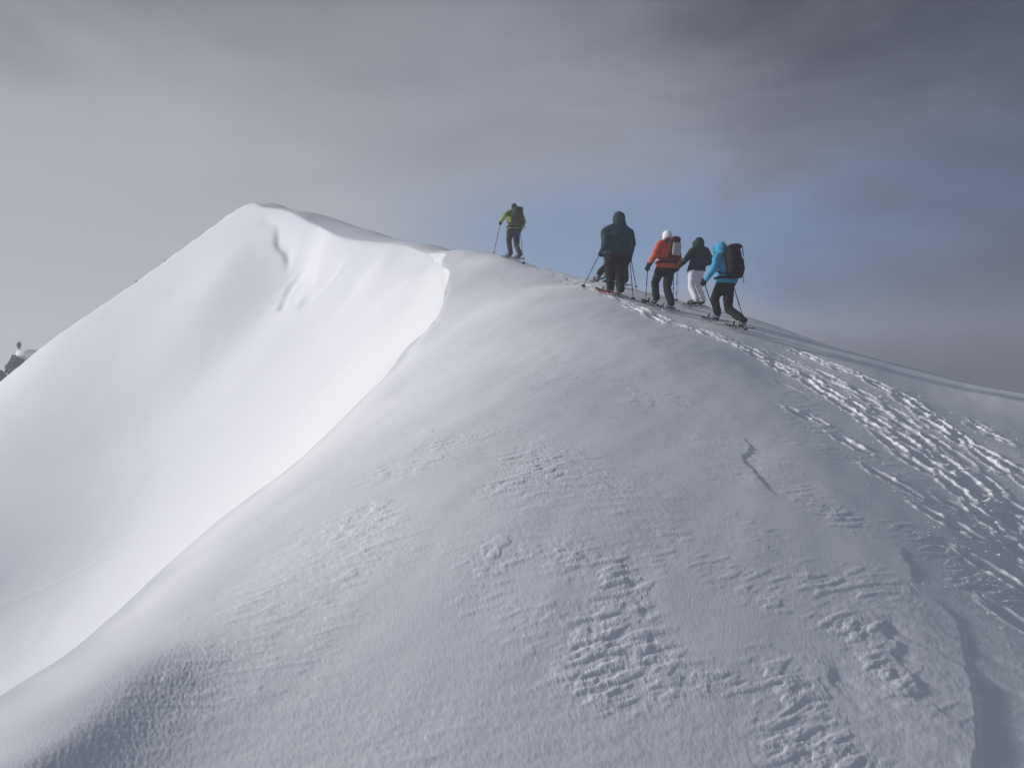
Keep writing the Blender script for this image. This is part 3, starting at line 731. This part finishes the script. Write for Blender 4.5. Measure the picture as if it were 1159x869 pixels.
# ---- hiker in the dark green jacket and white trousers
cE = hit(785, 349.5)
sL, sR = hit(784, 351), hit(791, 347)
aL, tL = snowshoe(sL, 48, 16, 'near snowshoe with heel raised of the hiker in the white trousers')
aR, tR = snowshoe(sR, 42, 2, 'far snowshoe of the hiker in the white trousers')
E = make_person('hiker in a dark green hooded jacket and white trousers, between orange and sky-blue', cE, (791, 276.5), .06, 28, [(aL, tL), (aR, tR)],
                [Vector(P(768.5, 302, cE.y - .08)), Vector(P(795, 300, cE.y + .36))], 307, 1.60,
                dict(top=M['forest'], legs=M['white'], boots=M['boot'], gloves=M['charcoal'], hood=M['forest']), hips=(788, 306, 0), jr=1.05, legw=.95)
hE = [E['arms'][i][2] for i in (0, 1)]
pole(hE[0] + E['fwd'] * .06, Vector(P(765.5, 343, cE.y + .3)), 'left pole of the hiker in the white trousers', 'bluepole')

# ---- leader in lime green, well ahead
cG = hit(581, 294.5)
sL, sR = hit(576, 293.5), hit(586.5, 296)
aL, tL = snowshoe(sL, 45, 6, 'left snowshoe of the leader in lime green')
aR, tR = snowshoe(sR, 40, 12, 'right snowshoe, heel lifting, of the leader in lime green')
Gp = make_person('leader in a lime green jacket and dark trousers, alone far ahead on the crest', cG, (582, 235.5), .08, 22, [(aL, tL), (aR, tR)],
                 [Vector(P(567.5, 250.5, cG.y - .12)), Vector(P(589.5, 260, cG.y + .12))], 259.5, 1.72,
                 dict(top=M['green'], legs=M['charcoal'], boots=M['boot'], gloves=M['charcoal'], hood=M['navy']), hips=(581, 261, 0), kind='beanie', knees=(.3, .9))
hG = [Gp['arms'][i][2] for i in (0, 1)]
pole(hG[0] + Gp['fwd'] * .06, Vector(P(558.5, 288.5, cG.y + .15)), 'left pole of the leader in lime green')
pole(hG[1] + Gp['fwd'] * .06, tip_at(593, 300), 'right pole of the leader in lime green')
backpack(Gp, 'dark olive backpack on the back of the leader in lime green', 'olive', w=.165, h=.25, dpt=.11, off=(.02, .02), pocket=(0, -.04, .1, .12))

# ================================================================== rocks
M_ROCK = mat('dark_rock', (.075, .078, .085), rough=.9, bump=(9, .9, .05), var=.35, vscale=2.5)
def rock(c, r, sq, label, name='rock', group=None, seed=0, snowcap=0, parent=None):
    bm = bmesh.new(); bmesh.ops.create_icosphere(bm, subdivisions=4, radius=1)
    for v in bm.verts:
        p = v.co.copy(); n = mnoise.noise(p * 1.1 + Vector((seed, 0, 0))) * .55
        q = Vector([math.floor(t * 2.2 + .5 * mnoise.noise(p * 2 + Vector((seed, 5, k)))) / 2.2 for k, t in enumerate(p)])
        v.co = p.lerp(q, .45) * (1 + n + .16 * mnoise.noise(p * 4 + Vector((0, seed, 0))) + .06 * mnoise.noise(p * 11))
        v.co = Vector((v.co.x * sq[0], v.co.y * sq[1], v.co.z * sq[2])) * r
    me = bpy.data.meshes.new(name); bm.to_mesh(me); bm.free(); me.materials.append(M_ROCK)
    o = bpy.data.objects.new(name, me); COL.objects.link(o); o.location = c; o['_org'] = tuple(c)
    tag(o, label, 'rock', group)
    if snowcap:
        bm = bmesh.new(); bm.from_mesh(me); bm.normal_update()
        # snow lodged on the ledges
        s = bmesh.new(); bmesh.ops.create_icosphere(s, subdivisions=3, radius=1)
        for v in s.verts:
            v.co = Vector((v.co.x * r * sq[0] * snowcap[3], v.co.y * r * sq[1] * .8, max(v.co.z, -.4) * r * snowcap[4])) * (1 + .3 * mnoise.noise(v.co * 2.5 + Vector((seed, 0, 3)))) + Vector(snowcap[:3])
        m2 = bpy.data.meshes.new('snow_cap'); s.to_mesh(m2); s.free(); bm.free(); m2.materials.append(M_SNOW); m2.polygons.foreach_set('use_smooth', [True] * len(m2.polygons))
        k = bpy.data.objects.new('snow_cap', m2); COL.objects.link(k); k.parent = o
    return o
def below(p, dz): return (p[0], p[1], p[2] - dz)
rock(below(P(19.5, 409, 38.7), 1.0), .50, (1.55, 1.0, 2.75), 'large dark rock banked with snow, poking out behind the left shoulder of the ridge', 'rock_outcrop', seed=2.3, snowcap=(.22, .6, 1.22, .95, .75))
rock(below(P(0, 431, 38.2), .9), .60, (1.15, 1.0, 2.2), 'dark rock cut by the left edge of the view, lower of the two', 'rock_outcrop', seed=7.7, snowcap=(.35, .5, 1.0, .8, .6))
rock(P(22, 390, 39.3), .07, (1.2, .8, 2.2), 'thin splinter of rock standing up from the snow above the large rock', 'rock', seed=4.2)
for k, (u, v, s_, lb) in enumerate([(155, 315, .05, 'tiny dark stone on the left skyline, lower of the pair'), (188, 292, .06, 'tiny dark stone on the left skyline, upper of the pair'),
                                    (872 + 73, 389.5, .02, 'speck of ice on the right-hand skyline')]):
    c = P(u, v, 39 if k < 2 else 17)
    z = ground_z(c[0], c[1]) if k == 2 else c[2]
    if k == 2: continue
    # set the stone into the snow of the skyline

    d = np.linspace(34, 44, 90); X = (u - CU) / FPX * d; Z = base_height(X, d); i = int(np.argmax(Z / d))
    rock((X[i], d[i], Z[i] - .01), s_, (1.3, 1, .8), lb, 'rock', 'stones along the left skyline', seed=k * 3.1)

# ---- crumbs of snow thrown up along the tracks
def crumbs():
    r = random.Random(3); V = []; Fc = []
    ico = [(.1, 0, .62), (.9, 0, .25), (.2, .9, .2), (-.8, .5, .3), (-.7, -.6, .2), (.3, -.9, .3), (0, 0, -.8)]
    fc = [(0, 1, 2), (0, 2, 3), (0, 3, 4), (0, 4, 5), (0, 5, 1), (6, 2, 1), (6, 3, 2), (6, 4, 3), (6, 5, 4), (6, 1, 5)]
    X = []; Y = []; S = []
    for (L, k, w) in TRK['lanes']:
        for _ in range(int(260 * k)):
            i = r.randrange(len(L)); X.append(L[i][0] + r.gauss(0, w * 1.6)); Y.append(L[i][1] + r.gauss(0, w * 1.2)); S.append(r.choice((.006, .008, .010, .012, .016, .022)) * r.uniform(.7, 1.3))
    for (cx, cy, a, k, ln) in TRK['steps'][-13:]:
        for _ in range(16): X.append(cx + r.gauss(0, .22)); Y.append(cy + r.gauss(0, .22)); S.append(r.choice((.006, .008, .010, .014)))
    xa, ya = np.array(X)[:, None], np.array(Y)[:, None]
    Z = (base_height(xa, ya) + relief(xa, ya))[:, 0]
    for x, y, z, s in zip(X, Y, Z, S):
        if y < 2.5 or y > 24: continue
        b = len(V); a = r.uniform(0, 6.28); c, sn = math.cos(a), math.sin(a)
        for p in ico:
            q = [t * s * r.uniform(.7, 1.3) for t in p]; V.append((x + q[0] * c - q[1] * sn, y + q[0] * sn + q[1] * c, z + s * .35 + q[2] * .75))
        Fc += [tuple(b + i for i in f) for f in fc]
    o = obj_from('snow_crumbs', V, Fc, M_SNOW, smooth=False); o['kind'] = 'stuff'; o['label'] = 'loose crumbs of snow kicked up along the snowshoe tracks'; o['category'] = 'snow crumbs'
crumbs()
for o in bpy.data.objects:
    if '_org' in o: del o['_org']
# ------------------------------------------------------------------ camera
cam_d = bpy.data.cameras.new('camera'); cam = bpy.data.objects.new('camera', cam_d); COL.objects.link(cam)
cam.location = (0, 0, 0); cam.rotation_euler = (math.radians(90), 0, 0)
cam_d.sensor_width = 36; cam_d.lens = FPX / 1159 * 36; cam_d.clip_start = .05; cam_d.clip_end = 2000
scene.camera = cam

# ------------------------------------------------------------------ sun and sky
SUN_EL, SUN_AZ = 22.0, -86.0        # azimuth clockwise from +Y: low in the west (left), veiled by thin cloud
sl = bpy.data.lights.new('sun', 'SUN'); sun = bpy.data.objects.new('sun', sl); COL.objects.link(sun)
sl.energy = 3.35; sl.angle = math.radians(4.5); sl.color = (1.0, .975, .945)
sd_ = Vector((math.sin(math.radians(SUN_AZ)) * math.cos(math.radians(SUN_EL)), math.cos(math.radians(SUN_AZ)) * math.cos(math.radians(SUN_EL)), math.sin(math.radians(SUN_EL))))
sun.rotation_euler = sd_.to_track_quat('Z', 'Y').to_euler()
sun.location = sd_ * 60

w = bpy.data.worlds.new('World'); scene.world = w; w.use_nodes = True
nt = w.node_tree; N = nt.nodes; Lk = nt.links; N.clear()
out = N.new('ShaderNodeOutputWorld'); bg = N.new('ShaderNodeBackground'); Lk.new(bg.outputs[0], out.inputs[0])
sky = N.new('ShaderNodeTexSky'); sky.sky_type = 'NISHITA'; sky.sun_disc = False
sky.sun_elevation = math.radians(SUN_EL); sky.sun_rotation = math.radians(SUN_AZ); sky.altitude = 2500
tc = N.new('ShaderNodeTexCoord')
def math_(op, a, b=None, c=None, clamp=False):
    n = N.new('ShaderNodeMath'); n.operation = op; n.use_clamp = clamp
    for i, q in enumerate((a, b, c)):
        if q is None: continue
        if isinstance(q, (int, float)): n.inputs[i].default_value = q
        else: Lk.new(q, n.inputs[i])
    return n.outputs[0]
sep = N.new('ShaderNodeSeparateXYZ'); Lk.new(tc.outputs['Generated'], sep.inputs[0])
dx, dy, dz = sep.outputs
az = math_('ARCTAN2', dx, dy)                    # radians, 0 ahead, + right
el = math_('ARCSINE', dz)
def ramp(x, a, b, inv=False):
    n = N.new('ShaderNodeMapRange'); n.interpolation_type = 'SMOOTHSTEP'
    n.inputs['From Min'].default_value = a; n.inputs['From Max'].default_value = b
    if inv: n.inputs['To Min'].default_value = 1; n.inputs['To Max'].default_value = 0
    Lk.new(x, n.inputs['Value']); return n.outputs['Result']
def cnoise(sx, sy, sz, scale, detail, rough=.55, dist=0.0):
    mp = N.new('ShaderNodeMapping'); mp.inputs['Scale'].default_value = (sx, sy, sz); Lk.new(tc.outputs['Generated'], mp.inputs[0])
    n = N.new('ShaderNodeTexNoise'); n.inputs['Scale'].default_value = scale; n.inputs['Detail'].default_value = detail
    n.inputs['Roughness'].default_value = rough; n.inputs['Distortion'].default_value = dist
    Lk.new(mp.outputs[0], n.inputs['Vector']); return n.outputs['Fac']
def mixc(f, a, b):
    n = N.new('ShaderNodeMix'); n.data_type = 'RGBA'
    if isinstance(f, (int, float)): n.inputs['Factor'].default_value = f
    else: Lk.new(f, n.inputs['Factor'])
    for nm, q in (('A', a), ('B', b)):
        if isinstance(q, tuple): n.inputs[nm].default_value = (*q, 1)
        else: Lk.new(q, n.inputs[nm])
    return n.outputs['Result']
def lin(r, g, b):
    f = lambda c: (c / 255 / 12.92) if c / 255 < .04045 else ((c / 255 + .055) / 1.055) ** 2.4
    return (f(r) * WK, f(g) * WK, f(b) * WK)
WK = 10.0      # the world runs at strength 0.1
n_big = cnoise(1, 1, 2.6, 2.2, 5, .55, .4); n_wisp = cnoise(1, 1, 2.6, 4.0, 5, .5, .3)
nb = math_('SUBTRACT', n_big, .5); nw = math_('SUBTRACT', n_wisp, .5)
azn = math_('ADD', az, math_('MULTIPLY', nb, .55))
eln = math_('ADD', math_('ADD', el, math_('MULTIPLY', nb, .22)), math_('MULTIPLY', nw, .10))
# cloud deck: bright veil on the sunny left, dark slate to the right and overhead
cloud = mixc(ramp(azn, -.25, .12), lin(166, 168, 173), lin(148, 152, 166))
cloud = mixc(ramp(azn, .08, .62), cloud, lin(78, 84, 104))
topd = math_('MULTIPLY', ramp(eln, .24, .52), ramp(azn, -.30, .34))
cloud = mixc(topd, cloud, lin(54, 59, 72))
cloud = mixc(math_('MULTIPLY', ramp(nw, -.04, .20), math_('MULTIPLY', ramp(eln, .14, .4), .35)), cloud, lin(136, 140, 155))
cloud = mixc(math_('MULTIPLY', math_('MULTIPLY', ramp(eln, .22, .50), ramp(azn, .1, -.3)), .85), cloud, lin(106, 110, 121))
# window of blue between the layers
win = math_('MULTIPLY', ramp(azn, -.26, .10), math_('MULTIPLY', ramp(eln, .06, .14), ramp(eln, .31, .17)))
win = math_('MULTIPLY', win, ramp(azn, .80, .28))
blue = mixc(.72, sky.outputs['Color'], lin(110, 142, 184))
blue = mixc(ramp(azn, .15, .60), blue, lin(74, 88, 116))
col = mixc(math_('MULTIPLY', win, .88), cloud, blue)
# slate bank low on the right
low = math_('MULTIPLY', ramp(eln, .095, .0), ramp(azn, .10, .40))
col = mixc(low, col, lin(28, 37, 56))
# under the ridge: cloud sea
col = mixc(ramp(el, -.03, -.25), col, lin(96, 98, 106))
# high dome behind and above: thin bright cloud lets the Nishita sky through
dome = mixc(.4, lin(112, 115, 126), sky.outputs['Color'])
back = math_('MAXIMUM', ramp(el, .62, 1.0), ramp(dy, .25, -.2))
col = mixc(back, col, dome)
Lk.new(col, bg.inputs['Color']); bg.inputs['Strength'].default_value = .1

# ------------------------------------------------------------------ haze: one closed box of thin cloud
def haze_box(dens):
    x0, x1, y0, y1, z0, z1 = -165, 165, -165, 165, ZMIN - 1, ZMAX + 2.5
    V = [(x, y, z) for z in (z0, z1) for y in (y0, y1) for x in (x0, x1)]
    F = [(0, 2, 3, 1), (4, 5, 7, 6), (0, 1, 5, 4), (2, 6, 7, 3), (0, 4, 6, 2), (1, 3, 7, 5)]
    m = bpy.data.materials.new('haze'); m.use_nodes = True; t = m.node_tree; t.nodes.clear()
    o = t.nodes.new('ShaderNodeOutputMaterial'); v = t.nodes.new('ShaderNodeVolumePrincipled')
    v.inputs['Color'].default_value = (.90, .92, 1, 1); v.inputs['Density'].default_value = dens; v.inputs['Anisotropy'].default_value = .2
    t.links.new(v.outputs[0], o.inputs['Volume'])
    h = obj_from('haze', V, F, m, smooth=False); h['kind'] = 'stuff'; h['label'] = 'thin grey mist drifting round the snow ridge'; h['category'] = 'mist'
haze_box(.004)

scene.view_settings.view_transform = 'Standard'; scene.view_settings.look = 'None'
scene.view_settings.exposure = 0; scene.view_settings.gamma = 1; scene.view_settings.use_curve_mapping = False
scene.cycles.max_bounces = 6; scene.cycles.diffuse_bounces = 3; scene.cycles.volume_bounces = 1
scene.cycles.use_denoising = True
